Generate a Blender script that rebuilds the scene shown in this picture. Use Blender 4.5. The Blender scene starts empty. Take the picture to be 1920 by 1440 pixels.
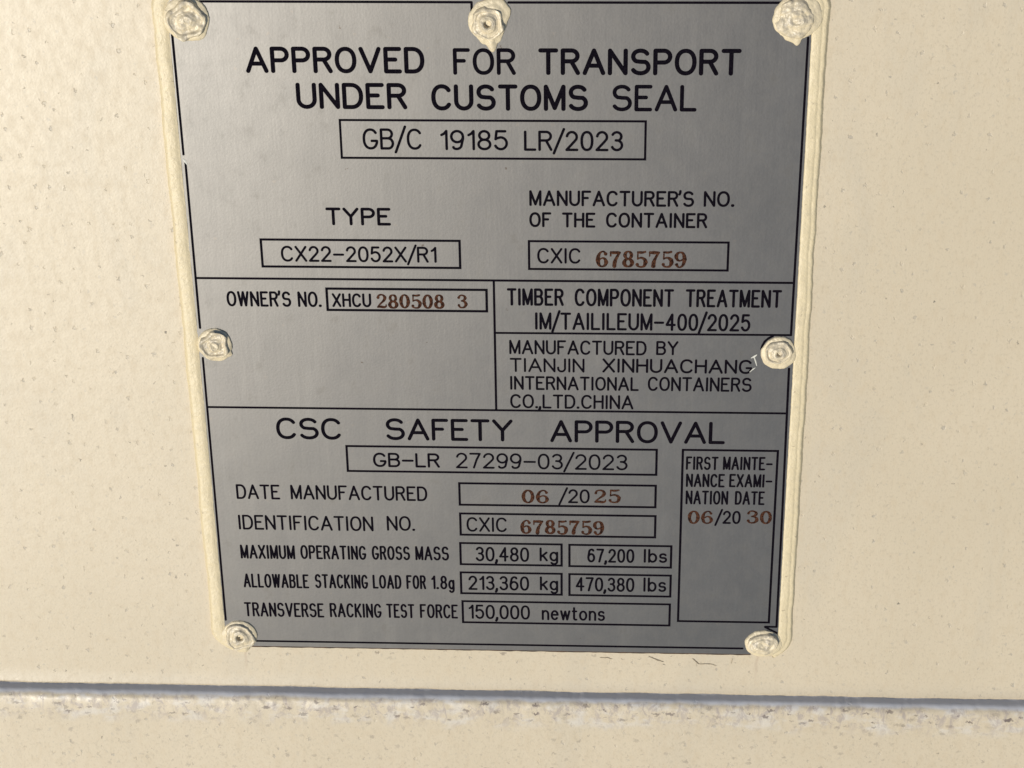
import bpy, math, random
from mathutils import Vector, Matrix, noise

random.seed(7)
MM = 0.001
scene = bpy.context.scene
COL = scene.collection

# ------------------------------------------------------------------ frame
# Everything is modelled in the frame of the container wall: X right, Z up
# along the wall, the wall faces -Y, the face of the data plate is y = 0.
# LEAN turns that frame back, so that the wall leans away from the viewer.
LEAN = math.radians(55.0)
TILT = Matrix.Rotation(-LEAN, 4, 'X')

# ------------------------------------------------------------------ camera
cam_data = bpy.data.cameras.new('camera')
cam = bpy.data.objects.new('camera', cam_data)
COL.objects.link(cam)
cam_data.sensor_width = 36.0
cam_data.lens = 3900.0 / 1920.0 * 36.0
cam_data.clip_start = 0.02
cam_data.clip_end = 50.0
yaw, pitch, roll = 0.05515, -0.484953, 0.01506
R = (Matrix.Rotation(yaw, 3, 'Z') @ Matrix.Rotation(pitch, 3, 'X') @ Matrix.Rotation(roll, 3, 'Y'))
right, fwd, up = R.col[0], R.col[1], R.col[2]
M = Matrix((right, up, -fwd)).transposed().to_4x4()
M.translation = Vector((40.590, -628.350, 318.794)) * MM
cam.matrix_world = TILT @ M
scene.camera = cam

# ------------------------------------------------------------------ light
# sun from the left and a little below the wall's own normal
az_off, below = math.radians(25.0), math.radians(14.5)
s_wall = Vector((-math.sin(az_off) * math.cos(below), -math.cos(az_off) * math.cos(below), -math.sin(below)))
s = TILT.to_3x3() @ s_wall
sun_el = math.asin(s.z)
sun_az = math.atan2(s.x, s.y)                 # clockwise from +Y
world = bpy.data.worlds.new('World')
scene.world = world
world.use_nodes = True
wn = world.node_tree
sky = wn.nodes.new('ShaderNodeTexSky')
sky.sky_type = 'NISHITA'
sky.sun_disc = False
sky.sun_elevation = sun_el
sky.sun_rotation = sun_az
bg = wn.nodes['Background']
bg.inputs['Strength'].default_value = 0.09
wn.links.new(sky.outputs['Color'], bg.inputs['Color'])

sun_data = bpy.data.lights.new('sun', 'SUN')
sun_data.energy = 3.25
sun_data.angle = math.radians(0.5)
sun_data.color = (1.0, 0.93, 0.80)
sun = bpy.data.objects.new('sun', sun_data)
COL.objects.link(sun)
sun.rotation_mode = 'QUATERNION'
sun.rotation_quaternion = s.to_track_quat('Z', 'Y')

vs = scene.view_settings
vs.view_transform = 'Standard'
vs.look = 'None'
vs.exposure = 0.0
vs.gamma = 1.0
vs.use_curve_mapping = False

# ------------------------------------------------------------------ helpers
TOPS = []

def tag(o, label=None, cat=None, group=None, kind=None):
    for k, v in (('label', label), ('category', cat), ('group', group), ('kind', kind)):
        if v:
            o[k] = v
    return o

def empty(name, loc=(0, 0, 0)):
    o = bpy.data.objects.new(name, None)
    o.empty_display_size = 0.01
    COL.objects.link(o)
    o.location = Vector(loc) * MM
    TOPS.append(o)
    return o

def mesh_obj(name, verts, faces, mat, parent=None, smooth=True, offset=(0, 0, 0)):
    me = bpy.data.meshes.new(name)
    ox, oy, oz = offset
    me.from_pydata([((x - ox) * MM, (y - oy) * MM, (z - oz) * MM) for x, y, z in verts], [], faces)
    me.materials.append(mat)
    if smooth:
        me.polygons.foreach_set('use_smooth', [True] * len(me.polygons))
    me.update()
    o = bpy.data.objects.new(name, me)
    COL.objects.link(o)
    if parent is not None:
        o.parent = parent
    else:
        TOPS.append(o)
    return o

class Mesh:
    def __init__(self):
        self.v, self.f = [], []
    def add(self, vs, fs):
        n = len(self.v)
        self.v += vs
        self.f += [tuple(i + n for i in f) for f in fs]

def nz(x, y, z, s=1.0):
    return noise.noise(Vector((x * s, y * s, z * s)))

# ------------------------------------------------------------------ materials
class NT:
    def __init__(self, name):
        self.m = bpy.data.materials.new(name)
        self.m.use_nodes = True
        self.t = self.m.node_tree
        self.b = self.t.nodes['Principled BSDF']
        self.tc = self.t.nodes.new('ShaderNodeTexCoord')
        g = self.t.nodes.new('ShaderNodeNewGeometry')
        # plate-frame coordinates in millimetres: object coordinates of un-scaled meshes
        self.co = self.vmul(self.tc.outputs['Object'], (1000, 1000, 1000))
    def node(self, typ, **kw):
        n = self.t.nodes.new(typ)
        for k, v in kw.items():
            setattr(n, k, v)
        return n
    def link(self, a, b):
        self.t.links.new(a, b)
    def put(self, sock, v):
        if isinstance(v, (int, float, tuple)):
            sock.default_value = v
        else:
            self.link(v, sock)
    def vmul(self, v, s, add=None):
        n = self.node('ShaderNodeVectorMath', operation='MULTIPLY_ADD')
        self.put(n.inputs[0], v)
        n.inputs[1].default_value = s
        n.inputs[2].default_value = add or (0, 0, 0)
        return n.outputs[0]
    def noise(self, scale, detail=2.0, rough=0.5, stretch=(1, 1, 1), shift=(0, 0, 0), dist=0.0):
        n = self.node('ShaderNodeTexNoise')
        n.inputs['Scale'].default_value = scale
        n.inputs['Detail'].default_value = detail
        n.inputs['Roughness'].default_value = rough
        n.inputs['Distortion'].default_value = dist
        self.link(self.vmul(self.co, stretch, shift), n.inputs['Vector'])
        return n.outputs['Fac']
    def voro(self, scale, stretch=(1, 1, 1), shift=(0, 0, 0)):
        n = self.node('ShaderNodeTexVoronoi')
        n.inputs['Scale'].default_value = scale
        self.link(self.vmul(self.co, stretch, shift), n.inputs['Vector'])
        return n.outputs['Distance'], n.outputs['Color']
    def math(self, op, a, b=0.0, c=0.0):
        n = self.node('ShaderNodeMath', operation=op)
        self.put(n.inputs[0], a); self.put(n.inputs[1], b); self.put(n.inputs[2], c)
        return n.outputs[0]
    def step(self, v, a, b, lo=0.0, hi=1.0):
        n = self.node('ShaderNodeMapRange')
        n.interpolation_type = 'SMOOTHSTEP'
        self.put(n.inputs['Value'], v)
        n.inputs['From Min'].default_value = a
        n.inputs['From Max'].default_value = b
        n.inputs['To Min'].default_value = lo
        n.inputs['To Max'].default_value = hi
        return n.outputs[0]
    def mix(self, fac, a, b):
        n = self.node('ShaderNodeMix', data_type='RGBA')
        self.put(n.inputs[0], fac)
        self.put(n.inputs[6], a if not (isinstance(a, tuple) and len(a) == 3) else a + (1,))
        self.put(n.inputs[7], b if not (isinstance(b, tuple) and len(b) == 3) else b + (1,))
        return n.outputs[2]
    def bump(self, h, strength, dist, prev=None):
        n = self.node('ShaderNodeBump')
        n.inputs['Strength'].default_value = strength
        n.inputs['Distance'].default_value = dist
        self.link(h, n.inputs['Height'])
        if prev is not None:
            self.link(prev, n.inputs['Normal'])
        return n.outputs[0]
    def xyz(self):
        n = self.node('ShaderNodeSeparateXYZ')
        self.link(self.co, n.inputs[0])
        return n.outputs
    def speck(self, scale, size, keep, stretch=(1, 1, 1), shift=(0, 0, 0)):
        """sparse irregular specks: voronoi cells, only a share `keep` of them carries one"""
        if not hasattr(self, 'warped'):
            warp = self.node('ShaderNodeTexNoise')
            warp.inputs['Scale'].default_value = 1.1
            warp.inputs['Detail'].default_value = 2
            self.link(self.co, warp.inputs['Vector'])
            w = self.node('ShaderNodeVectorMath', operation='MULTIPLY_ADD')
            self.link(warp.outputs['Color'], w.inputs[0])
            w.inputs[1].default_value = (2.6, 2.6, 2.6)
            self.link(self.co, w.inputs[2])
            sp_ = self.node('ShaderNodeSeparateXYZ')
            self.link(w.outputs[0], sp_.inputs[0])
            cb = self.node('ShaderNodeCombineXYZ')        # lay the wall's X and Z out flat for 2D cells
            self.link(sp_.outputs[0], cb.inputs[0])
            self.link(sp_.outputs[2], cb.inputs[1])
            self.warped = cb.outputs[0]
        n = self.node('ShaderNodeTexVoronoi', voronoi_dimensions='2D')
        n.inputs['Scale'].default_value = scale
        stretch = (stretch[0], stretch[2], 1)
        shift = (shift[0], shift[2], 0)
        self.link(self.vmul(self.warped, stretch, shift), n.inputs['Vector'])
        sep = self.node('ShaderNodeSeparateColor')
        self.link(n.outputs['Color'], sep.inputs[0])
        has = self.math('LESS_THAN', sep.outputs[0], keep)
        size_v = self.math('MULTIPLY', sep.outputs[1], size)
        near = self.step(self.math('DIVIDE', n.outputs['Distance'], self.math('ADD', size_v, size * 0.35)), 1.0, 0.45)
        return self.math('MULTIPLY', has, near), sep.outputs[2]
    def end(self, color, rough, normal=None, metallic=0.0, **kw):
        self.put(self.b.inputs['Base Color'], color if not (isinstance(color, tuple) and len(color) == 3) else color + (1,))
        self.put(self.b.inputs['Roughness'], rough)
        self.put(self.b.inputs['Metallic'], metallic)
        if normal is not None:
            self.link(normal, self.b.inputs['Normal'])
        for k, v in kw.items():
            self.b.inputs[k].default_value = v
        return self.m

LEDGE_Z = -142.2
CREAM = (0.575, 0.498, 0.368)

def wall_material(name, worn):
    n = NT(name)
    x, y, z = n.xyz()
    big = n.noise(0.012, 3)
    mid = n.noise(0.35, 4, 0.6, (1, 1, 0.55))
    fine = n.noise(1.1, 3, 0.65, (1, 1, 0.7), (31, 0, 7))
    col = n.mix(n.step(big, 0.40, 0.60), CREAM, (0.555, 0.48, 0.352))
    smear = n.noise(0.035, 4, 0.6, (1, 1, 0.35), (17, 0, 60), 0.8)
    col = n.mix(n.step(smear, 0.52, 0.68, 0, 0.35), col, (0.50, 0.445, 0.345))
    col = n.mix(n.step(mid, 0.46, 0.70, 0, 0.5), col, (0.52, 0.435, 0.305))
    col = n.mix(n.step(fine, 0.50, 0.72, 0, 0.6), col, (0.44, 0.38, 0.275))
    sp1, v1 = n.speck(0.15, 0.085, 0.75, (1, 1, 0.75))
    sp2, v2 = n.speck(0.058, 0.026, 0.42, (1, 1, 1), (13, 5, 41))
    sp3, v3 = n.speck(0.30, 0.13, 0.6, (1, 1, 0.7), (53, 2, 11))
    col = n.mix(n.math('MULTIPLY', n.math('MULTIPLY', sp1, v1), 0.62), col, (0.32, 0.295, 0.25))
    col = n.mix(n.math('MULTIPLY', n.math('MULTIPLY', sp3, v3), 0.5), col, (0.38, 0.35, 0.29))
    col = n.mix(n.math('MULTIPLY', sp2, n.math('MULTIPLY_ADD', v2, 0.7, 0.2)), col, (0.15, 0.135, 0.11))
    if not worn:
        # loose flakes along the lower edge of the plate, faint runs below the two corner rivets
        zf = n.math('ADD', z, n.math('MULTIPLY', n.noise(0.35, 3), 3.0))
        strip = n.math('MULTIPLY', n.step(zf, -129.5, -123.8), n.math('LESS_THAN', n.math('ABSOLUTE', x), 100.0))
        fl, vf = n.speck(0.30, 0.19, 0.75, (0.55, 1, 1.2), (6, 0, 19))
        col = n.mix(n.math('MULTIPLY', n.math('MULTIPLY', fl, strip), n.math('MULTIPLY_ADD', vf, 0.6, 0.15)), col, (0.19, 0.15, 0.115))
        for rx in (-94.6, 94.0):
            wv = n.math('ADD', x, n.math('MULTIPLY', n.noise(0.12, 2, 0.5, (1, 1, 1), (rx, 0, 0)), 3.0))
            d = n.math('ABSOLUTE', n.math('SUBTRACT', wv, rx + 1.5))
            run = n.math('MULTIPLY', n.step(d, 0.9, 0.1), n.math('MULTIPLY', n.step(z, -139.0, -125.0), n.math('LESS_THAN', z, -122.0)))
            col = n.mix(n.math('MULTIPLY', run, 0.35), col, (0.36, 0.26, 0.18))
    if worn:
        # chalky worn band and grime below the shoulder, painted sky light on the ledge
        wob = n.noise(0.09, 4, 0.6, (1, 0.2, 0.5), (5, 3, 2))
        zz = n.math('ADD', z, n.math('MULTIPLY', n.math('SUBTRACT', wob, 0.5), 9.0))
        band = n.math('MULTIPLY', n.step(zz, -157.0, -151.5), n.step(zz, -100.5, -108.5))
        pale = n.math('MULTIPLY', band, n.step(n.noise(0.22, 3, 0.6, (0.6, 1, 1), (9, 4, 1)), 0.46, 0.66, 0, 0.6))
        pale = n.math('MAXIMUM', pale, n.step(n.math('ADD', z, n.math('MULTIPLY', n.math('SUBTRACT', wob, 0.5), 2.0)), -144.6, -143.2, 0.0, 0.95))  # ledge top painted pale to brighten its shaded face
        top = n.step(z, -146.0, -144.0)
        col = n.mix(pale, col, n.mix(top, (0.60, 0.575, 0.53), (0.62, 0.63, 0.66)))  # cool blue-grey on the ledge top stands in for sky light
        grime = n.math('MULTIPLY', n.math('MULTIPLY', n.step(zz, -158.0, -147.0), n.step(z, -143.2, -144.4)), n.step(n.noise(0.33, 5, 0.72, (1, 1, 0.6), (2, 8, 15), 0.6), 0.48, 0.62, 0, 0.75))
        col = n.mix(grime, col, (0.36, 0.31, 0.28))
        sp4, v4 = n.speck(0.27, 0.22, 0.8, (0.5, 1, 1.25), (3, 77, 20))
        chips = n.math('MULTIPLY', n.math('MULTIPLY', sp4, n.math('MULTIPLY', n.step(zz, -156.0, -148.0, 0.0, 0.95), n.step(z, -143.2, -144.6))), n.math('MULTIPLY_ADD', v4, 0.7, 0.3))
        col = n.mix(chips, col, (0.13, 0.10, 0.09))
    if worn:
        pit, vp = n.speck(0.20, 0.16, 0.7, (0.8, 1, 1.0), (91, 0, 63))
        low = n.math('MULTIPLY', n.math('MULTIPLY', pit, vp), n.step(z, -143.5, -146.0, 0.0, 0.6))
        col = n.mix(low, col, (0.27, 0.23, 0.18))
    peel = n.noise(0.28, 2, 0.5, (1, 1, 1), (3, 3, 3))
    nrm = n.bump(peel, 0.07, 0.0008)
    nrm = n.bump(n.noise(1.3, 3, 0.65), 0.13, 0.0004, nrm)
    pits = n.math('SUBTRACT', 1.0, n.math('MAXIMUM', sp1, sp2))
    nrm = n.bump(pits, 0.5, 0.0002, nrm)
    return n.end(col, n.step(mid, 0.3, 0.7, 0.40, 0.46), nrm, **{'Specular IOR Level': 0.6})

MAT_WALL = wall_material('cream_paint', False)
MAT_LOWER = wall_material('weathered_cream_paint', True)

def sealant_material(name, base, dark, amp):
    n = NT(name)
    col = n.mix(n.step(n.noise(0.5, 4, 0.65), 0.45, 0.75, 0, amp), base, dark)
    sp, v = n.speck(0.28, 0.09, 0.35, (1, 1, 1), (4, 9, 2))
    col = n.mix(n.math('MULTIPLY', sp, 0.45), col, (0.22, 0.17, 0.11))
    nrm = n.bump(n.noise(0.9, 4, 0.6), 0.35, 0.0006)
    return n.end(col, 0.42, nrm)

MAT_BEAD = sealant_material('cream_sealant', (0.66, 0.565, 0.37), (0.52, 0.45, 0.31), 0.5)
MAT_DAUB = sealant_material('daubed_sealant', (0.66, 0.57, 0.39), (0.52, 0.45, 0.33), 0.6)

def rivet_material():
    n = NT('painted_rivet')
    col = n.mix(n.step(n.noise(0.42, 4, 0.7, (1, 1, 1), (8, 1, 3)), 0.40, 0.68, 0, 0.8), (0.66, 0.57, 0.40), (0.40, 0.36, 0.29))
    col = n.mix(n.step(n.noise(0.8, 3, 0.6, (1, 1, 1), (1, 31, 3)), 0.64, 0.74, 0, 0.6), col, (0.26, 0.22, 0.18))
    nrm = n.bump(n.noise(0.7, 3, 0.55), 0.30, 0.0008)
    return n.end(col, 0.38, nrm)

MAT_RIVET = rivet_material()

def plate_material():
    n = NT('etched_steel')
    brush = n.noise(1.0, 4, 0.6, (0.5, 1, 0.04), (0, 0, 0))
    blotch = n.noise(0.045, 4, 0.6, (1, 1, 1), (40, 0, 12))
    small = n.noise(0.16, 4, 0.65, (1, 1, 0.8), (7, 0, 3))
    base = n.mix(n.step(blotch, 0.40, 0.66, 0, 0.5), (0.142, 0.139, 0.135), (0.129, 0.127, 0.124))
    base = n.mix(n.step(small, 0.56, 0.74, 0, 0.40), base, (0.105, 0.101, 0.095))
    base = n.mix(n.step(n.noise(0.8, 3, 0.6), 0.40, 0.7, 0, 0.18), base, (0.112, 0.108, 0.102))
    sp, v = n.speck(0.10, 0.05, 0.35, (1, 1, 1), (71, 0, 33))
    base = n.mix(n.math('MULTIPLY', sp, 0.30), base, (0.18, 0.16, 0.14))
    sp2, v2 = n.speck(0.040, 0.018, 0.16, (1, 1, 1), (22, 0, 5))
    base = n.mix(n.math('MULTIPLY', sp2, 0.7), base, (0.06, 0.045, 0.035))
    nrm = n.bump(n.noise(0.03, 2, 0.5), 0.10, 0.0012)
    nrm = n.bump(brush, 0.05, 0.0002, nrm)
    streak = n.noise(0.2, 4, 0.65, (1, 1, 0.09), (3, 0, 88))
    base = n.mix(n.step(streak, 0.52, 0.68, 0, 0.14), base, (0.19, 0.187, 0.18))
    nrm = n.bump(n.noise(1.2, 2), 0.05, 0.0002, nrm)
    return n.end(base, n.step(small, 0.4, 0.75, 0.40, 0.445), nrm, metallic=1.0)

MAT_PLATE = plate_material()

def ink_material():
    n = NT('black_etching')
    col = n.mix(n.step(n.noise(1.5, 3), 0.45, 0.7), (0.004, 0.003, 0.006), (0.009, 0.007, 0.011))
    return n.end(col, 0.9, **{'Specular IOR Level': 0.03})

MAT_INK = ink_material()

def stamp_material():
    n = NT('brown_stamping')
    col = n.mix(n.step(n.noise(1.1, 4, 0.7), 0.36, 0.62), (0.012, 0.005, 0.004), (0.080, 0.031, 0.016))
    col = n.mix(n.step(n.noise(1.9, 3, 0.6, (1, 1, 1), (5, 1, 9)), 0.60, 0.72, 0, 0.5), col, (0.20, 0.13, 0.09))
    return n.end(col, 0.8, **{'Specular IOR Level': 0.06})

MAT_STAMP = stamp_material()

def plain(name, a, b, scale, rough):
    n = NT(name)
    return n.end(n.mix(n.step(n.noise(scale, 3), 0.35, 0.65), a, b), rough)

MAT_HOLE = plain('dark_hollow', (0.02, 0.017, 0.015), (0.05, 0.04, 0.035), 1.0, 0.8)
MAT_PIN = plain('grey_steel_pin', (0.16, 0.17, 0.17), (0.26, 0.27, 0.28), 0.9, 0.45)
MAT_GAP = plain('gap_shade_and_dirt', (0.028, 0.018, 0.012), (0.09, 0.055, 0.035), 0.25, 0.85)  # dirt and shade of the gap below the plate, painted dark
MAT_CRACK = plain('cracked_paint', (0.22, 0.18, 0.13), (0.42, 0.35, 0.25), 0.8, 0.8)
MAT_CHIP = plain('bare_pale_edge', (0.62, 0.62, 0.56), (0.50, 0.50, 0.45), 0.8, 0.6)

# lettering, measured on the plate in millimetres: (text, left, right, baseline, height)
HEADINGS=[
  ('title',[('APPROVED', -77.51, -20.32, 98.34, 8.84), ('FOR', -11.29, 8.65, 97.98, 8.85), ('TRANSPORT', 15.74, 79.63, 98.01, 8.84)],3.6),
  ('title',[('UNDER', -61.99, -26.32, 86.31, 8.88), ('CUSTOMS', -18.57, 31.51, 85.97, 8.87), ('SEAL', 39.05, 66.05, 85.96, 8.93)],3.6),
  ('caption',[('TYPE', -54.75, -33.24, 45.75, 6.36)],2.4),
  ('caption',[("MANUFACTURER'S", 12.44, 66.14, 53.1, 5.57), ('NO.', 69.22, 79.15, 53.19, 5.56)],2.2),
  ('caption',[('OF', 12.37, 19.66, 45.58, 5.34), ('THE', 23.13, 34.08, 45.52, 5.37), ('CONTAINER', 37.52, 70.66, 45.58, 5.4)],2.2),
  ('caption',[("OWNER'S", -90.07, -68.16, 15.69, 5.77), ('NO.', -65.94, -57.92, 15.7, 5.82)],2.2),
  ('caption',[('TIMBER', 4.63, 23.7, 16.94, 6.43), ('COMPONENT', 27.27, 60.4, 16.89, 6.6), ('TREATMENT', 64.26, 96.15, 16.91, 6.62)],2.4),
  ('caption',[('IM/TAILILEUM-400/2025', 13.97, 86.18, 8.01, 6.51)],2.3),
  ('caption',[('MANUFACTURED', 5.14, 51.63, -1.35, 5.46), ('BY', 54.82, 62.32, -1.16, 5.34)],2.0),
  ('caption',[('TIANJIN', 5.23, 30.68, -8.14, 5.37), ('XINHUACHANG', 36.72, 87.42, -8.03, 5.43)],1.9),
  ('caption',[('INTERNATIONAL', 5.26, 49.21, -15.02, 5.35), ('CONTAINERS', 52.23, 87.52, -14.91, 5.48)],2.0),
  ('caption',[('CO.,LTD.CHINA', 5.17, 47.49, -22.19, 5.5)],2.0),
  ('title',[('CSC', -76.55, -53.75, -35.53, 8.64), ('SAFETY', -38.41, 5.92, -35.39, 8.71), ('APPROVAL', 18.87, 79.17, -35.44, 8.78)],3.2),
  ('caption',[('DATE', -92.53, -76.94, -60.09, 6.08), ('MANUFACTURED', -73.16, -24.58, -59.97, 6.03)],2.1),
  ('caption',[('IDENTIFICATION', -92.68, -44.26, -72.81, 6.2), ('NO.', -39.49, -29.45, -72.43, 6.18)],2.1),
  ('caption',[('MAXIMUM', -92.93, -73.11, -85.12, 5.96), ('OPERATING', -71.19, -47.39, -84.93, 5.95), ('GROSS', -45.39, -31.61, -84.8, 5.94), ('MASS', -29.75, -17.6, -84.7, 5.96)],2.1),
  ('caption',[('ALLOWABLE', -92.76, -68.82, -97.52, 6.05), ('STACKING', -66.69, -47.3, -97.35, 6.09), ('LOAD', -45.64, -35.16, -97.16, 5.97), ('FOR', -33.42, -26.25, -97.11, 5.99), ('1.8g', -24.38, -15.93, -97.02, 5.89)],2.1),
  ('caption',[('TRANSVERSE', -93.31, -64.01, -110.13, 6.24), ('RACKING', -61.93, -42.93, -109.92, 6.23), ('TEST', -41.18, -30.88, -109.79, 6.18), ('FORCE', -28.93, -15.03, -109.64, 6.12)],2.1),
]
FIELDS=[
  ((-48.33, 49.97, 69.61, 82.6),[('GB/C', -41.28, -22.03, 72.49, 7.33), ('19185', -16.1, 5.8, 72.42, 7.03), ('LR/2023', 10.91, 42.91, 72.32, 6.98)],[],2.3,3.3),
  ((-76.93, -10.76, 30.62, 40.45),[('CX22-2052X/R1', -70.53, -18.52, 32.43, 5.82)],[],2.1,3.6),
  ((12.2, 77.81, 30.48, 40.55),[('CXIC', 14.88, 29.33, 32.5, 5.66)],[('6785759', 34.51, 64.01, 31.33, 5.99)],2.0,3.4),
  ((-55.95, -2.18, 14.71, 22.64),[('XHCU', -54.31, -41.05, 15.8, 5.16)],[('280508', -39.27, -16.46, 15.55, 5.26), ('3', -12.07, -8.79, 15.68, 5.09)],2.1,3.8),
  ((-52.28, 55.77, -48.01, -37.97),[('GB-LR', -43.23, -19.78, -46.27, 5.81), ('27299-03/2023', -14.18, 45.78, -46.38, 6.32)],[],2.0,3.6),
  ((-13.19, 55.71, -61.22, -52.42),[('/20', 21.58, 32.65, -59.99, 5.71)],[('06', 8.71, 18.31, -60.16, 5.52), ('25', 34.08, 43.45, -59.8, 5.49)],2.0,3.6),
  ((-13.18, 55.83, -73.66, -64.84),[('CXIC', -11.04, 3.4, -72.36, 6.06)],[('6785759', 8.27, 37.62, -72.97, 5.83)],2.0,3.6),
  ((-13.46, 22.71, -86.12, -77.18),[('30,480', -8.14, 11.12, -84.77, 6.15), ('kg', 14.82, 21.51, -84.37, 5.81)],[],2.1,3.6),
  ((25.51, 61.7, -86.26, -77.27),[('67,200', 31.86, 48.66, -84.55, 5.84), ('lbs', 51.97, 60.32, -84.33, 5.79)],[],2.1,3.6),
  ((-13.58, 22.69, -98.55, -89.6),[('213,360', -10.99, 11.0, -97.06, 6.13), ('kg', 14.85, 21.47, -96.75, 5.92)],[],2.1,3.6),
  ((25.51, 61.77, -98.63, -89.66),[('470,380', 27.73, 48.84, -96.93, 6.07), ('lbs', 52.04, 60.26, -96.69, 6.09)],[],2.1,3.6),
  ((-13.25, 61.72, -111.16, -101.99),[('150,000', -11.14, 11.21, -109.61, 6.21), ('newtons', 15.42, 38.39, -109.67, 6.26)],[],2.1,3.6),
  ((64.82, 97.54, -109.15, -37.86),[('FIRST', 65.98, 77.26, -45.82, 5.38), ('MAINTE-', 78.8, 96.0, -45.69, 5.38), ('NANCE', 66.16, 79.69, -52.75, 5.43), ('EXAMI-', 81.2, 96.2, -52.62, 5.38), ('NATION', 66.21, 81.13, -59.8, 5.65), ('DATE', 83.42, 93.84, -59.72, 5.58), ('/20', 76.59, 85.77, -67.64, 5.4)],[('06', 67.22, 76.1, -67.73, 5.42), ('30', 87.76, 96.68, -67.4, 5.37)],2.0,3.6),
]
CRACKS = [
    (54.46, -125.68, 5.51, -2.26, 0.17),
    (70.46, -126.30, 2.40, -2.09, 0.17),
    (72.46, -128.16, 6.85, -0.81, 0.11),
    (85.04, -125.99, -0.32, -1.91, 0.17),
    (36.69, -126.29, 4.50, -0.62, 0.17),
]

# ------------------------------------------------------------------ container wall
wall = empty('container_wall', (0, 1.0, 0))
tag(wall, 'cream painted speckled steel container wall with a ledge below the metal plate', 'container wall')

def grid(xs, rows):
    m = Mesh()
    nx = len(xs)
    for r in rows:
        for x in xs:
            m.v.append(r(x))
    for j in range(len(rows) - 1):
        for i in range(nx - 1):
            a = j * nx + i
            m.f.append((a, a + nx, a + nx + 1, a + 1))
    return m

def crease(x):
    return LEDGE_Z + 0.55 * nz(x, 0, 3, 0.045) + 0.22 * nz(x, 5, 3, 0.3) + 0.14 * nz(x, 2, 1, 1.1)

xs_f = [-230 + 0.8 * i for i in range(576)]
xs = [-420, -330, -270] + xs_f + [270, 330, 420]
rows = []
for z in (400, 300, 200, 140, 100, 50, 0, -50, -100, -125, -135):
    rows.append(lambda x, z=z: (x, 1.0 + 0.25 * nz(x, 7, z, 0.012), z))
rows.append(lambda x: (x, 1.0 + 0.25 * nz(x, 7, -140, 0.012), crease(x) + 0.8))
rows.append(lambda x: (x, 0.85 + 0.25 * nz(x, 7, -140, 0.012), crease(x) + 0.22))
rows.append(lambda x: (x, 1.15 + 0.25 * nz(x, 7, -140, 0.012), crease(x)))
rows.append(lambda x: (x, 4.0, crease(x)))
g = grid(xs, rows)
mesh_obj('upper_panel', g.v, g.f, MAT_WALL, wall, offset=(0, 1, 0))

# shoulder of the lower panel: starts behind the upper edge, runs out, rounds over
prof = [(3.9, 0.6), (1.8, 0.5), (1.25, 0.22), (0.5, -0.08), (0.0, -0.22), (-0.5, -0.34), (-1.0, -0.47), (-1.5, -0.62), (-2.0, -0.82),
        (-2.4, -1.12), (-2.8, -1.50), (-3.15, -1.95), (-3.45, -2.5), (-3.7, -3.2), (-3.85, -4.0), (-3.95, -4.9)]
for dz in (-7, -10, -14, -19, -26, -36, -55, -90, -150, -230):
    prof.append((-4.1 - 0.004 * (-dz - 7), dz))
rows = []
for k, (py, pz) in enumerate(prof):
    amp = 0.0 if k < 3 else (0.24 if k < 17 else 0.05)
    rows.append(lambda x, py=py, pz=pz, amp=amp: (
        x, py + amp * (nz(x, 11, pz, 0.11) + 0.5 * nz(x, 4, pz, 0.5) + 0.25 * nz(x, 14, pz, 1.3)),
        (LEDGE_Z + pz) + amp * 1.2 * (nz(x, 21, pz, 0.09) + 0.5 * nz(x, 8, pz, 0.6))))
g = grid(xs, rows)
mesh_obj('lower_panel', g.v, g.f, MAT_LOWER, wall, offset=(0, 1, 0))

# ------------------------------------------------------------------ stroke font
def arc(cx, cy, rx, ry, a0, a1, n=None, p=2.0):
    n = n or max(4, int(abs(a1 - a0) / 15))
    out = []
    for i in range(n + 1):
        a = math.radians(a0 + (a1 - a0) * i / n)
        c, s_ = math.cos(a), math.sin(a)
        out.append((cx + rx * math.copysign(abs(c) ** (2 / p), c), cy + ry * math.copysign(abs(s_) ** (2 / p), s_)))
    return out

G = {}
G['A'] = (0.78, [[(0, 0), (0.39, 1)], [(0.39, 1), (0.78, 0)], [(0.135, 0.33), (0.645, 0.33)]])
G['B'] = (0.64, [[(0, 0), (0, 1)], [(0, 1), (0.36, 1)] + arc(0.36, 0.77, 0.24, 0.23, 90, -90) + [(0, 0.54)],
                 [(0.36, 0.54)] + arc(0.38, 0.27, 0.26, 0.27, 90, -90) + [(0, 0)]])
G['C'] = (0.70, [arc(0.37, 0.5, 0.37, 0.5, 38, 322, 26, 2.25)])
G['D'] = (0.68, [[(0, 0), (0, 1)], [(0, 1), (0.28, 1)] + arc(0.28, 0.5, 0.40, 0.5, 90, -90, 16, 2.2) + [(0, 0)]])
G['E'] = (0.58, [[(0, 0), (0, 1)], [(0, 1), (0.58, 1)], [(0, 0.53), (0.40, 0.53)], [(0, 0), (0.58, 0)]])
G['F'] = (0.56, [[(0, 0), (0, 1)], [(0, 1), (0.56, 1)], [(0, 0.53), (0.38, 0.53)]])
G['G'] = (0.72, [arc(0.37, 0.5, 0.37, 0.5, 38, 345, 28, 2.25) + [(0.72, 0.40)], [(0.72, 0.40), (0.44, 0.40)]])
G['H'] = (0.64, [[(0, 0), (0, 1)], [(0.64, 0), (0.64, 1)], [(0, 0.53), (0.64, 0.53)]])
G['I'] = (0.0, [[(0, 0), (0, 1)]])
G['J'] = (0.46, [[(0.46, 1), (0.46, 0.25)] + arc(0.23, 0.25, 0.23, 0.25, 0, -180) + [(0, 0.32)]])
G['K'] = (0.64, [[(0, 0), (0, 1)], [(0.62, 1), (0, 0.36)], [(0.22, 0.58), (0.64, 0)]])
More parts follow.
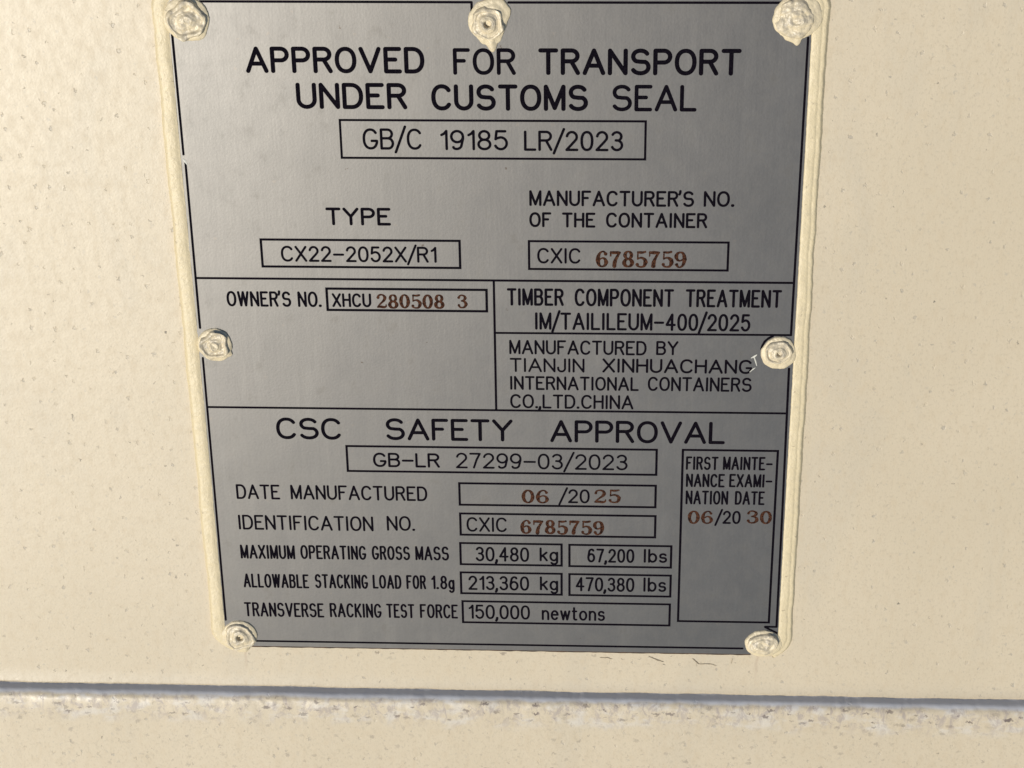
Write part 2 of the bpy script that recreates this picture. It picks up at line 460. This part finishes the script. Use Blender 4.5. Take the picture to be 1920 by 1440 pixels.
G['L'] = (0.54, [[(0, 1), (0, 0)], [(0, 0), (0.54, 0)]])
G['M'] = (0.76, [[(0, 0), (0, 1)], [(0, 1), (0.38, 0.04)], [(0.38, 0.04), (0.76, 1)], [(0.76, 1), (0.76, 0)]])
G['N'] = (0.66, [[(0, 0), (0, 1)], [(0, 1), (0.66, 0)], [(0.66, 0), (0.66, 1)]])
G['O'] = (0.74, [arc(0.37, 0.5, 0.37, 0.5, 0, 360, 30, 2.2)])
G['P'] = (0.62, [[(0, 0), (0, 1)], [(0, 1), (0.36, 1)] + arc(0.36, 0.74, 0.26, 0.26, 90, -90) + [(0, 0.48)]])
G['R'] = (0.64, [[(0, 0), (0, 1)], [(0, 1), (0.37, 1)] + arc(0.37, 0.76, 0.25, 0.24, 90, -90) + [(0, 0.52)],
                 [(0.36, 0.52), (0.64, 0)]])
S_ = arc(0.34, 0.745, 0.31, 0.255, 28, 180, 12, 2.1) + arc(0.34, 0.745, 0.31, 0.255, 180, 235, 5, 2.1) + [(0.34, 0.51)] + \
     arc(0.34, 0.275, 0.34, 0.275, 55, 0, 6, 2.1) + arc(0.34, 0.275, 0.34, 0.275, 0, -152, 12, 2.1)
G['S'] = (0.68, [S_])
G['T'] = (0.66, [[(0, 1), (0.66, 1)], [(0.33, 1), (0.33, 0)]])
G['U'] = (0.66, [[(0, 1), (0, 0.33)] + arc(0.33, 0.33, 0.33, 0.33, 180, 360) + [(0.66, 1)]])
G['V'] = (0.76, [[(0, 1), (0.38, 0)], [(0.38, 0), (0.76, 1)]])
G['W'] = (0.92, [[(0, 1), (0.22, 0)], [(0.22, 0), (0.46, 1)], [(0.46, 1), (0.70, 0)], [(0.70, 0), (0.92, 1)]])
G['X'] = (0.68, [[(0, 0), (0.68, 1)], [(0, 1), (0.68, 0)]])
G['Y'] = (0.72, [[(0, 1), (0.36, 0.50)], [(0.72, 1), (0.36, 0.50)], [(0.36, 0.50), (0.36, 0)]])
G['0'] = (0.58, [arc(0.29, 0.5, 0.29, 0.5, 0, 360, 26, 2.3)])
G['1'] = (0.24, [[(0, 0.78), (0.12, 0.85), (0.24, 1)], [(0.24, 1), (0.24, 0)]])
G['2'] = (0.58, [arc(0.29, 0.72, 0.27, 0.28, 170, -25, 14) + [(0.42, 0.46), (0.0, 0.0)], [(0, 0), (0.58, 0)]])
G['3'] = (0.56, [arc(0.27, 0.76, 0.25, 0.24, 155, -70, 14) + [(0.22, 0.545)],
                 [(0.22, 0.545), (0.34, 0.54)] + arc(0.28, 0.27, 0.28, 0.27, 62, -158, 14)])
G['4'] = (0.62, [[(0.42, 0), (0.42, 1)], [(0.42, 1), (0, 0.32)], [(0, 0.32), (0.62, 0.32)]])
G['5'] = (0.57, [[(0.50, 1), (0.08, 1)], [(0.08, 1), (0.03, 0.56)], [(0.03, 0.56), (0.10, 0.61)] + arc(0.28, 0.33, 0.29, 0.33, 95, -155, 16)])
G['6'] = (0.57, [[(0.48, 0.90)] + arc(0.32, 0.72, 0.26, 0.28, 60, 150, 7) + [(0.0, 0.42)] + arc(0.285, 0.31, 0.285, 0.31, 180, 540, 22)])
G['7'] = (0.56, [[(0, 1), (0.56, 1)], [(0.56, 1), (0.36, 0.55), (0.20, 0)]])
G['8'] = (0.57, [arc(0.285, 0.76, 0.24, 0.24, 0, 360, 20), arc(0.285, 0.265, 0.285, 0.265, 0, 360, 22)])
G['9'] = (0.57, [[(0.57 - a, 1 - b) for a, b in G['6'][1][0]]])
G["'"] = (0.06, [[(0.06, 1.08), (0.05, 0.95), (0.0, 0.84)]])
G['.'] = (0.05, [[(0.02, 0.02), (0.05, 0.02)]])
G[','] = (0.07, [[(0.07, 0.03), (0.05, -0.09), (0.0, -0.18)]])
G['/'] = (0.56, [[(0, -0.20), (0.56, 1.16)]])
G['-'] = (0.62, [[(0, 0.46), (0.62, 0.46)]])
G['k'] = (0.44, [[(0, 0), (0, 1)], [(0.42, 0.66), (0, 0.26)], [(0.15, 0.42), (0.44, 0)]])
G['g'] = (0.48, [arc(0.24, 0.33, 0.24, 0.33, 0, 360, 20), [(0.48, 0.66), (0.48, -0.10)] + arc(0.26, -0.10, 0.22, 0.20, 0, -150, 10)])
G['l'] = (0.0, [[(0, 0), (0, 1)]])
G['b'] = (0.48, [[(0, 0), (0, 1)], arc(0.24, 0.33, 0.24, 0.33, 0, 360, 20)])
G['s'] = (0.42, [[(a * 0.62, b * 0.66) for a, b in S_]])
G['n'] = (0.44, [[(0, 0), (0, 0.66)], [(0, 0.44)] + arc(0.22, 0.40, 0.22, 0.26, 150, 0, 9) + [(0.44, 0)]])
G['e'] = (0.48, [[(0.02, 0.36), (0.47, 0.36)] , arc(0.24, 0.33, 0.24, 0.33, 5, 318, 20)])
G['w'] = (0.66, [[(0, 0.66), (0.17, 0)], [(0.17, 0), (0.33, 0.64)], [(0.33, 0.64), (0.49, 0)], [(0.49, 0), (0.66, 0.66)]])
G['t'] = (0.30, [[(0.10, 0.92), (0.10, 0.14)] + arc(0.22, 0.14, 0.12, 0.14, 180, 270, 5) + [(0.28, 0.0)], [(0, 0.66), (0.28, 0.66)]])
G['o'] = (0.50, [arc(0.25, 0.33, 0.25, 0.33, 0, 360, 22)])

def ell(cx, cy, rx, ry, thin, thick, n=24):
    out = []
    for i in range(n + 1):
        a = 2 * math.pi * i / n
        out.append((cx + rx * math.cos(a), cy + ry * math.sin(a), thin + (thick - thin) * abs(math.cos(a)) ** 1.3))
    return out
SIX = [(.50, .80, .075), (.42, .93, .045), (.31, .95, .04), (.17, .84, .06), (.09, .6, .085), (.085, .35, .09), (.16, .12, .06),
       (.31, .05, .045), (.46, .12, .06), (.53, .3, .09), (.46, .5, .06), (.32, .56, .04), (.18, .48, .04), (.11, .38, .03)]
D = {}
D['0'] = [ell(.31, .5, .225, .45, .045, .09)]
D['6'] = [SIX]
D['9'] = [[(.62 - a, 1 - b, w) for a, b, w in SIX]]
D['8'] = [ell(.31, .735, .175, .215, .04, .075), ell(.31, .27, .215, .225, .045, .09)]
D['7'] = [[(.08, .90, .06), (.3, .90, .075), (.55, .90, .06)], [(.07, .96, .03), (.06, .70, .035)],
          [(.54, .88, .05), (.38, .58, .065), (.29, .32, .085), (.27, .09, .095)]]
D['5'] = [[(.13, .94, .05), (.34, .92, .06), (.52, .96, .05)], [(.13, .93, .035), (.12, .53, .035)],
          [(.12, .53, .035), (.25, .60, .045), (.4, .58, .06), (.53, .45, .085), (.54, .28, .09), (.46, .1, .06), (.3, .05, .045), (.14, .1, .05), (.10, .2, .075)]]
D['2'] = [[(.1, .74, .075), (.14, .88, .05), (.28, .95, .045), (.44, .9, .06), (.52, .74, .085), (.46, .56, .075), (.3, .38, .05), (.14, .2, .045), (.08, .1, .04)],
          [(.07, .08, .05), (.25, .10, .07), (.45, .07, .07), (.57, .13, .045), (.58, .24, .03)]]
D['3'] = [[(.1, .78, .075), (.18, .92, .045), (.31, .95, .045), (.46, .88, .06), (.5, .74, .085), (.42, .6, .055), (.27, .54, .04)],
          [(.27, .54, .04), (.44, .5, .055), (.54, .36, .085), (.54, .24, .09), (.44, .09, .06), (.3, .05, .045), (.16, .09, .05), (.1, .22, .075)]]

def smooth_pts(p, sub=4):
    if len(p) < 3:
        return p
    out = []
    for i in range(len(p) - 1):
        p0 = p[max(i - 1, 0)]; p1 = p[i]; p2 = p[i + 1]; p3 = p[min(i + 2, len(p) - 1)]
        for k in range(sub):
            t = k / sub
            out.append(tuple(0.5 * (2 * b + (c - a) * t + (2 * a - 5 * b + 4 * c - d) * t * t + (-a + 3 * b - 3 * c + d) * t ** 3)
                             for a, b, c, d in zip(p0, p1, p2, p3)))
    out.append(p[-1])
    return out

lift = [0.0]
def ribbon(m, pts, y=-0.012, h=0.035, jitter=0.0):
    """a low rounded ridge of ink along a polyline of (x, z, halfwidth) in mm, with round ends"""
    lift[0] = (lift[0] + 0.0017) % 0.017
    y = y - lift[0]
    q = [pts[0]]
    for p in pts[1:]:
        if math.hypot(p[0] - q[-1][0], p[1] - q[-1][1]) > 1e-3:
            q.append(p)
    if len(q) < 2:
        q = [(q[0][0] - 0.01, q[0][1], q[0][2]), (q[0][0] + 0.01, q[0][1], q[0][2])]
    closed = math.hypot(q[0][0] - q[-1][0], q[0][1] - q[-1][1]) < 1e-2 and len(q) > 6
    if closed:
        q = q[:-1]
    n = len(q)
    rows = []
    def row(x, z, nx, nzv, w):
        if jitter:
            w *= 1 + jitter * nz(x, 3, z, 1.7)
        rows.append([(x + nx * w, y, z + nzv * w), (x + nx * w * .5, y - h * .8, z + nzv * w * .5), (x, y - h, z),
                     (x - nx * w * .5, y - h * .8, z - nzv * w * .5), (x - nx * w, y, z - nzv * w)])
    def dirn(a, b):
        dx, dz = b[0] - a[0], b[1] - a[1]
        l = math.hypot(dx, dz)
        return dx / l, dz / l
    if not closed:
        dx, dz = dirn(q[0], q[1])
        w = q[0][2]
        for k in range(1, 5):
            a = math.pi / 2 * k / 5
            row(q[0][0] - dx * w * math.cos(a), q[0][1] - dz * w * math.cos(a), -dz, dx, w * math.sin(a))
    for i in range(n):
        if closed:
            d1 = dirn(q[i - 1], q[i]); d2 = dirn(q[i], q[(i + 1) % n])
        else:
            d1 = dirn(q[max(i - 1, 0)], q[max(i, 1)]) if i else dirn(q[0], q[1])
            d2 = dirn(q[i], q[i + 1]) if i < n - 1 else d1
        tx, tz = d1[0] + d2[0], d1[1] + d2[1]
        l = math.hypot(tx, tz) or 1
        tx, tz = tx / l, tz / l
        k = min(1.25, 1 / max(0.5, tx * d1[0] + tz * d1[1]))
        row(q[i][0], q[i][1], -tz * k, tx * k, q[i][2])
    if not closed:
        dx, dz = dirn(q[-2], q[-1])
        w = q[-1][2]
        for k in range(4, 0, -1):
            a = math.pi / 2 * k / 5
            row(q[-1][0] + dx * w * math.cos(a), q[-1][1] + dz * w * math.cos(a), -dz, dx, w * math.sin(a))
    vs = [v for r in rows for v in r]
    fs = []
    nr = len(rows)
    for j in range(nr if closed else nr - 1):
        for i in range(4):
            a = j * 5 + i
            b = ((j + 1) % nr) * 5 + i
            fs.append((a, a + 1, b + 1, b))
    m.add(vs, fs)

def word(m, s_, x0, x1, z0, h, hw):
    gap = 0.115
    narrow = len(s_) * h * 0.78 > (x1 - x0)
    if narrow:
        hw *= 0.9
    def gf(a, b):
        return 1.35 if 'I' in (a, b) or 'l' in (a, b) or '1' == b else 0.7 if '/' in (a, b) or b == "'" else 1.0
    def gm(a, b):                      # part of each gap that does not shrink with condensed letters
        return 2 * hw * (0.8 if b == '.' else 0.45 if b in ",'/" or a == '/' else 1.15 if a == '.' else 0.92)
    pairs = list(zip(s_, s_[1:]))
    nat = sum(G[c][0] for c in s_) + sum(gap * gf(a, b) for a, b in pairs)
    sx = (x1 - x0 - 2 * hw - sum(gm(a, b) for a, b in pairs)) / nat
    sy = h - 2 * hw
    x = x0 + hw
    for i, c in enumerate(s_):
        w, strokes = G[c]
        for st in strokes:
            ribbon(m, [(x + px * sx, z0 + hw + pz * sy, hw * (1.2 if c in ".," else 1)) for px, pz in st])
        if i < len(s_) - 1:
            b = s_[i + 1]
            x += (w + gap * gf(c, b)) * sx + gm(c, b)

def stamp(m, s_, x0, x1, z0, h):
    gap = 0.09
    nat = len(s_) * 0.62 + (len(s_) - 1) * gap
    sx = (x1 - x0) / nat
    for i, c in enumerate(s_):
        ox = x0 + i * (0.62 + gap) * sx
        dz = random.uniform(-0.02, 0.02) * h
        for st in D[c]:
            pts = smooth_pts(st) if len(st) < 20 else st
            ribbon(m, [(ox + px * sx, z0 + dz + pz * h, w * h * 1.28) for px, pz, w in pts], y=-0.014, h=0.05, jitter=0.22)

PX = 0.178
CAP = 1.2

def boxline(m, x0, x1, z0, z1, w):
    """four butted bars with mitred corners, one closed frame lying on the plate"""
    y = -0.02
    k = w / 2
    o = [(x0 - k, z0 - k), (x1 + k, z0 - k), (x1 + k, z1 + k), (x0 - k, z1 + k)]
    i_ = [(x0 + k, z0 + k), (x1 - k, z0 + k), (x1 - k, z1 - k), (x0 + k, z1 - k)]
    vs = [(a, y, b) for a, b in o + i_] + [(a, 0.0, b) for a, b in o + i_]
    fs = []
    for a in range(4):
        b = (a + 1) % 4
        fs += [(a, b, 4 + b, 4 + a), (8 + a, 8 + b, b, a), (4 + a, 4 + b, 12 + b, 12 + a)]
    m.add(vs, fs)

# ------------------------------------------------------------------ data plate
plate = empty('data_plate', (0, 0, -123.3))
tag(plate, 'grey metal container approval plate with black etched writing, riveted to the cream wall', 'data plate')
OFF = (0, 0, -123.3)

def rounded_plate():
    x0, x1, z0, z1, r = -103.6, 103.6, -123.3, 124.6, 4.0
    out = []
    for cx_, cz_, a0 in ((x1 - r, z1 - r, 0), (x0 + r, z1 - r, 90), (x0 + r, z0 + r, 180), (x1 - r, z0 + r, 270)):
        for k in range(7):
            a = math.radians(a0 + 15 * k)
            out.append((math.cos(a), math.sin(a), cx_, cz_, r))
    n = len(out)
    m = Mesh()
    for ins, y in ((0.0, 0.8), (0.0, 0.12), (0.12, 0.0)):
        m.v += [(cx_ + c * (r_ - ins), y, cz_ + s2 * (r_ - ins)) for c, s2, cx_, cz_, r_ in out]
    for j in range(2):
        for i in range(n):
            a, b = j * n + i, j * n + (i + 1) % n
            m.f.append((a, a + n, b + n, b))
    m.f.append(tuple(2 * n + i for i in range(n))[::-1])
    m.f.append(tuple(range(n)))
    return m

p = rounded_plate()
mesh_obj('metal_sheet', p.v, p.f, MAT_PLATE, plate, smooth=False, offset=OFF)

def inked(name, fn, mat=MAT_INK, parent=plate):
    m = Mesh()
    fn(m)
    return mesh_obj(name, m.v, m.f, mat, parent, offset=OFF if parent is plate else (0, 0, 0))

for kind, words, hw in HEADINGS:
    def fn(m):
        for (s_, x0, x1, z0, h) in words:
            word(m, s_, x0, x1, z0, h, hw * PX * (CAP if kind == 'caption' else 1.1))
    inked('heading_text' if kind == 'title' else 'caption_text', fn)

for (x0, x1, z0, z1), printed, stamped, hw, lw in FIELDS:
    fm = Mesh()
    boxline(fm, x0, x1, z0, z1, lw * PX * 1.3)
    fo = mesh_obj('field_frame', fm.v, fm.f, MAT_INK, plate, smooth=False, offset=OFF)
    fm = Mesh()
    for (s_, a, b, z, h) in printed:
        word(fm, s_, a, b, z, h, hw * PX * CAP)
    mesh_obj('printed_entry', fm.v, fm.f, MAT_INK, fo, offset=OFF)
    if stamped:
        fm = Mesh()
        for (s_, a, b, z, h) in stamped:
            stamp(fm, s_, a, b, z, h)
        mesh_obj('stamped_number', fm.v, fm.f, MAT_STAMP, fo, offset=OFF)

LWD = 0.80
def bars(name, segs):
    m = Mesh()
    for seg in segs:
        ribbon(m, [(a, b, LWD / 2 * random.uniform(0.95, 1.05)) for a, b in seg], y=-0.010)
    mesh_obj(name, m.v, m.f, MAT_INK, plate, offset=OFF)

bars('dividing_line', [[(-99.8, 26.15), (99.8, 26.15)]])
bars('dividing_line', [[(0.33, 25.9), (0.33, -22.9)]])
bars('dividing_line', [[(0.6, 6.65), (99.9, 6.85)], [(93.8, 6.4), (92.4, 5.6), (91.2, 4.4), (90.5, 2.9), (90.2, 1.6)]])
bars('dividing_line', [[(-99.6, -23.1), (99.8, -23.05)]])
bars('border_line', [[(-90.5, 121.9), (-4.95, 121.75)], [(-4.95, 121.7), (-4.95, 118.8)],
                     [(6.6, 121.7), (91.3, 121.75)], [(91.3, 121.75), (90.7, 120.4)],
                     [(-100.2, 111.4), (-100.15, 70.5)], [(-99.75, 67.4), (-100.0, 7.5)], [(-100.0, -4.0), (-100.5, -111.8)],
                     [(100.1, 110.5), (99.85, 7.0)], [(99.8, -5.8), (100.2, -60), (100.4, -111.0)], [(100.4, -111.0), (96.3, -111.0)],
                     [(96.3, -111.2), (100.6, -113.6)], [(-90.2, -120.95), (88.5, -120.7)]])

m = Mesh()
m.add([(-103, 0.35, -123.35), (92, 0.35, -123.35), (92, 0.40, -123.95), (-92, 0.40, -123.85), (-92, 0.98, -124.1), (92, 0.98, -124.2)],
      [(0, 1, 2, 3), (3, 2, 5, 4)])
gap = Mesh()
gx = [-92 + 0.9 * i for i in range(205)]
gap = grid(gx, [lambda x: (x, 0.3, -123.2), lambda x: (x, 0.3, -123.85 + 0.22 * nz(x, 1, 1, 0.35)), lambda x: (x, 1.1, -124.15 + 0.22 * nz(x, 1, 1, 0.35))])
mesh_obj('gap_shadow_strip', gap.v, gap.f, MAT_GAP, plate, offset=OFF)  # dark strip added in place of the shadowed gap under the plate edge

m = Mesh()
ribbon(m, [(-100.5, 68.9, .12), (-99.9, 68.2, .38), (-99.2, 66.9, .16)], y=-0.05)
o = mesh_obj('paint_chip', m.v, m.f, MAT_CHIP, plate, offset=OFF)
m = Mesh()
ribbon(m, [(86.9, -1.9, .12), (88.0, -1.3, .34), (88.8, -0.6, .12)], y=-0.05)
ribbon(m, [(87.9, -1.6, .2), (88.4, -3.0, .24), (88.9, -4.8, .1)], y=-0.06)
ribbon(m, [(86.6, -7.3, .08), (87.6, -6.2, .2), (88.4, -5.6, .1)], y=-0.05)
mesh_obj('paint_smear', m.v, m.f, MAT_CHIP, plate, offset=OFF)

# ------------------------------------------------------------------ sealant bead
path = []
def seg(x0, z0, x1, z1, step=1.0):
    n = max(1, int(math.hypot(x1 - x0, z1 - z0) / step))
    for i in range(n):
        t = i / n
        path.append((x0 + (x1 - x0) * t, z0 + (z1 - z0) * t))
def turn(cx_, cz_, r, a0, a1, n=14):
    for i in range(n):
        a = math.radians(a0 + (a1 - a0) * i / n)
        path.append((cx_ + r * math.cos(a), cz_ + r * math.sin(a)))
HWB = 2.5
turn(-97.5, -116.5, 6.0, 262, 180, 12)
seg(-103.5, -116.5, -103.5, 119.5)
turn(-97.75, 119.5, 6.0, 180, 90)
seg(-97.75, 125.5, 97.75, 125.5)
turn(97.75, 119.5, 6.0, 90, 0)
seg(103.6, 119.5, 103.6, -115.5)
turn(96.75, -115.5, 7.0, 0, -80, 14)
path.append((98.6, -122.3))
# cross-section: t from inner (-1) to outer (+1), height above the plate face
PROF = [(-1.0, 0.02), (-0.97, -0.30), (-0.90, -0.62), (-0.78, -0.74), (-0.5, -0.80), (-0.1, -0.80), (0.14, -0.74), (0.22, -0.50),
        (0.30, -0.42), (0.42, -0.46), (0.66, -0.44), (0.78, -0.25), (0.92, 0.30), (1.04, 0.85), (1.22, 1.20)]
PROF_L = [(-1.0, 0.02), (-0.97, -0.16), (-0.90, -0.28), (-0.80, -0.34), (-0.70, -0.62), (-0.3, -0.80), (0.2, -0.82), (0.5, -0.74),
          (0.66, -0.60), (0.74, -0.40), (0.82, -0.16), (0.90, 0.20), (0.97, 0.60), (1.05, 0.95), (1.18, 1.20)]
bm_ = Mesh()
npth = len(path)
for i, (x, z) in enumerate(path):
    a = path[max(i - 1, 0)]; b = path[min(i + 1, npth - 1)]
    dx, dz = b[0] - a[0], b[1] - a[1]
    l = math.hypot(dx, dz)
    nx_, nz_ = -dz / l, dx / l                     # outward, the path runs clockwise seen from the front
    w = max(0.0, min(1.0, (x + 60) / 120))
    endk = min(1.0, i / 4 + 0.05, (npth - 1 - i) / 4 + 0.05)
    for (t, h), (t2, h2) in zip(PROF, PROF_L):
        tt, hh = t * w + t2 * (1 - w), h * w + h2 * (1 - w)
        tt += 0.16 * nz(x, tt * 1.2, z, 0.07) * (1 if tt > -0.9 else 0.2) + 0.09 * nz(x, tt * 2, z, 0.35) * (1 if tt > -0.9 else 0.3) + 0.04 * nz(x, 9, z, 1.1)
        hh = hh * 0.5 if hh < 0 else hh
        hh2 = hh + (0.16 * nz(x, tt * 3, z, 0.25) + 0.06 * nz(x, 5 + tt * 5, z, 1.0) if hh < 0.0 else 0)
        hh2 = min(hh2, 1.3) * endk + (1 - endk) * 0.1
        bm_.v.append((x + nx_ * tt * HWB, hh2, z + nz_ * tt * HWB))
k = len(PROF)
for i in range(npth - 1):
    for j in range(k - 1):
        a = i * k + j
        bm_.f.append((a, a + k, a + k + 1, a + 1))
bead = mesh_obj('sealant_bead', bm_.v, bm_.f, MAT_BEAD)
tag(bead, 'pale yellow strip of sealant running down both side edges of the metal plate', 'sealant')

# ------------------------------------------------------------------ rivets
def polar_r(table, deg):
    """closed piecewise-cosine outline through (angle, radius) pairs"""
    t = sorted(table)
    deg %= 360
    for i in range(len(t)):
        a0, r0 = t[i]
        a1, r1 = t[(i + 1) % len(t)]
        if i == len(t) - 1:
            a1 += 360
        d = deg if deg >= a0 else deg + 360
        if a0 <= d <= a1:
            u = (d - a0) / (a1 - a0)
            u = u * u * (3 - 2 * u)
            return r0 + (r1 - r0) * u
    return t[0][1]

def lerp_prof(pr, t):
    for (a, ha), (b, hb) in zip(pr, pr[1:]):
        if t <= b:
            u = (t - a) / (b - a)
            u = u * u * (3 - 2 * u)
            return ha + (hb - ha) * u
    return pr[-1][1]

def disc(cx_, cz_, outline, prof, rough, seed, nr=44, na=110, base=0.0, sx=1.0, warp=0.0):
    m = Mesh()
    m.v.append((cx_, base - prof[0][1], cz_))
    for j in range(1, nr + 1):
        t = j / nr
        for i in range(na):
            a = 360 * i / na
            r = polar_r(outline, a) * (1 + 0.035 * nz(math.cos(math.radians(a)), seed, math.sin(math.radians(a)), 3.1)
                                       + 0.02 * nz(math.cos(math.radians(a)), seed + 9, math.sin(math.radians(a)), 9.0))
            x = cx_ + r * t * math.cos(math.radians(a)) * sx
            z = cz_ + r * t * math.sin(math.radians(a))
            tw = min(1.0, max(0.0, t * (1 + warp * nz(x, seed + 20, z, 0.22))))
            h = lerp_prof(prof, tw)
            if warp:
                clog = 0.5 + 0.5 * max(-1, min(1, 2.6 * nz(x, seed + 40, z, 0.17)))     # paint filling the head unevenly
                h = h * (1 - 0.55 * clog) + 2.0 * (1 - tw ** 5) * 0.55 * clog
            fade = min(1.0, (1 - t) * 7)
            h += rough * fade * (nz(x, seed, z, 0.38) + 0.4 * nz(x, seed + 3, z, 0.9) + 0.10 * nz(x, seed + 6, z, 2.2))
            m.v.append((x, base - h if t < 1 else base + 0.9, z))
    for i in range(na):
        m.f.append((0, 1 + i, 1 + (i + 1) % na))
    for j in range(nr - 1):
        for i in range(na):
            a = 1 + j * na + i; b = 1 + j * na + (i + 1) % na
            m.f.append((a, a + na, b + na, b))
    return m

HEAD = [(0, 0.35), (0.16, 0.40), (0.22, 1.75), (0.30, 1.95), (0.42, 1.75), (0.56, 1.15), (0.68, 1.05), (0.78, 1.40), (0.88, 1.50), (0.96, 1.05), (1.0, 0.1)]
HEAD_FLAT = [(0, 1.55), (0.14, 1.60), (0.30, 1.85), (0.42, 1.7), (0.56, 1.40), (0.70, 1.45), (0.86, 1.30), (0.96, 0.85), (1.0, 0.1)]
HEAD_DISH = [(0, 1.35), (0.12, 1.45), (0.22, 1.55), (0.34, 1.15), (0.50, 0.85), (0.62, 0.95), (0.76, 1.55), (0.88, 1.55), (0.96, 1.05), (1.0, 0.1)]
COLLAR = [(0, 1.0), (0.6, 0.9), (0.8, 0.62), (0.93, 0.42), (1.0, 0.12)]

RIV = [
 # x, z, head outline, head profile, collar outline, hole radius, pin colour, roughness, sx, label
 (-95.3, 116.0, [(0, 6.7), (90, 6.6), (180, 6.6), (270, 6.7)], HEAD_DISH,
  [(0, 7.6), (45, 7.9), (90, 7.6), (180, 7.6), (230, 7.2), (270, 7.2), (312, 8.1), (330, 7.5)], 0, None, 0.34, 1.0,
  'dished rivet daubed with sealant at the corner left of the top heading'),
 (0.0, 115.2, [(0, 5.6), (90, 5.6), (180, 5.7), (270, 5.4)], HEAD,
  [(0, 6.3), (35, 8.8), (60, 9.4), (100, 7.6), (150, 6.6), (180, 6.4), (230, 6.2), (262, 7.4), (279, 9.9), (296, 7.6), (330, 6.0)], 0.95, MAT_PIN, 0.26, 1.0,
  'rivet in the middle of the top edge with a pointed sealant drip'),
 (96.2, 116.6, [(0, 6.6), (90, 6.8), (180, 6.8), (270, 6.4)], HEAD_FLAT,
  [(0, 8.2), (60, 8.6), (90, 8.0), (140, 7.6), (180, 7.6), (230, 7.3), (262, 7.9), (274, 9.0), (290, 6.8), (320, 7.2)], 0, None, 0.36, 1.0,
  'lumpy sealant-covered rivet at the corner right of the top heading'),
 (-95.3, 1.2, [(0, 5.2), (60, 5.6), (90, 5.5), (180, 5.3), (250, 5.4), (300, 5.2)], HEAD_DISH,
  [(0, 6.0), (60, 6.4), (120, 6.3), (180, 6.3), (230, 6.2), (270, 6.4), (310, 6.6), (325, 7.2), (340, 6.0)], 0.7, MAT_PIN, 0.28, 1.0,
  'half-dished rivet on the left edge below the owner number line'),
 (96.3, 0.6, [(0, 4.6), (90, 4.8), (180, 5.0), (270, 4.6)], HEAD,
  [(0, 5.6), (30, 5.4), (60, 5.9), (100, 5.9), (125, 5.8), (150, 5.9), (180, 6.5), (220, 6.8), (270, 6.6), (320, 6.4)], 1.05, MAT_PIN, 0.26, 1.0,
  'rivet with ragged upper rim on the right edge beside the manufacturer name'),
 (-95.6, -118.3, [(0, 5.9), (90, 5.9), (180, 5.7), (270, 5.9)], HEAD,
  [(0, 6.4), (90, 6.4), (150, 6.6), (180, 7.4), (215, 7.8), (245, 6.6), (262, 7.8), (285, 7.9), (300, 6.5)], 1.0, MAT_HOLE, 0.20, 1.0,
  'round rivet with open dark centre hole at the lower left corner'),
 (95.9, -118.0, [(0, 5.0), (90, 5.0), (180, 5.1), (270, 5.0)], HEAD_FLAT,
  [(0, 6.3), (50, 5.9), (90, 5.6), (130, 5.7), (180, 6.1), (230, 6.2), (270, 6.1), (320, 6.3)], 0, None, 0.30, 1.12,
  'oval rivet smothered in sealant at the lower right corner'),
]
for idx, (x, z, ho, hp, co, hr, hm, rough, sx, label) in enumerate(RIV):
    hp = [(a_, b_ * 1.45) for a_, b_ in hp]
    hd = disc(x, z, ho, hp, rough * 1.5, 10.3 * idx + 2.1, base=0.0, sx=sx, warp=0.35)
    head = mesh_obj('rivet', hd.v, hd.f, MAT_RIVET, plate, offset=OFF)
    head['label'] = label
    cl = disc(x, z, co, [(a_, b_ * 1.3) for a_, b_ in COLLAR], 0.26, 7.7 * idx + 31.0, nr=26, base=0.0, sx=sx)
    mesh_obj('sealant_collar', cl.v, cl.f, MAT_DAUB, head, offset=OFF)
    if hr:
        pn = Mesh()
        n = 20
        for r_, y_ in ((0.0, -1.15), (0.75, -1.15), (1.0, -1.0), (1.05, 0.2)):
            for i in range(n):
                a = 2 * math.pi * i / n
                rr_ = hr * r_ * (1 + 0.08 * math.sin(2 * a + idx))
                pn.v.append((x + rr_ * math.cos(a) * 1.05, y_, z + rr_ * math.sin(a)))
        for j in range(3):
            for i in range(n):
                a, b = j * n + i, j * n + (i + 1) % n
                pn.f.append((a, a + n, b + n, b))
        mesh_obj('rivet_pin', pn.v, pn.f, hm, head, offset=OFF)

# ------------------------------------------------------------------ cracks in the paint
def cracks(name, items, y):
    m = Mesh()
    for pts in items:
        ribbon(m, smooth_pts([(a, b, w) for a, b, w in pts], 3), y=y, h=0.05, jitter=1.1)
    mesh_obj(name, m.v, m.f, MAT_CRACK, wall, offset=(0, 1, 0))
CR = []
for (px, pz, ln, sl, w) in CRACKS:
    n = 5
    CR.append([(px + ln * i / n, pz + sl * i / n + 0.5 * nz(px, pz, i * 1.7, 1.0), w * (0.25 + 0.9 * math.sin(math.pi * (i + 0.4) / (n + 0.8)) * (0.7 + 0.8 * abs(nz(px, i * 2.0, 2))))) for i in range(n + 1)])
cracks('paint_crack', CR, 0.93 - 0.1)

# ------------------------------------------------------------------ lean the whole set back
for o in TOPS:
    o.matrix_world = TILT @ Matrix.Translation(o.location)
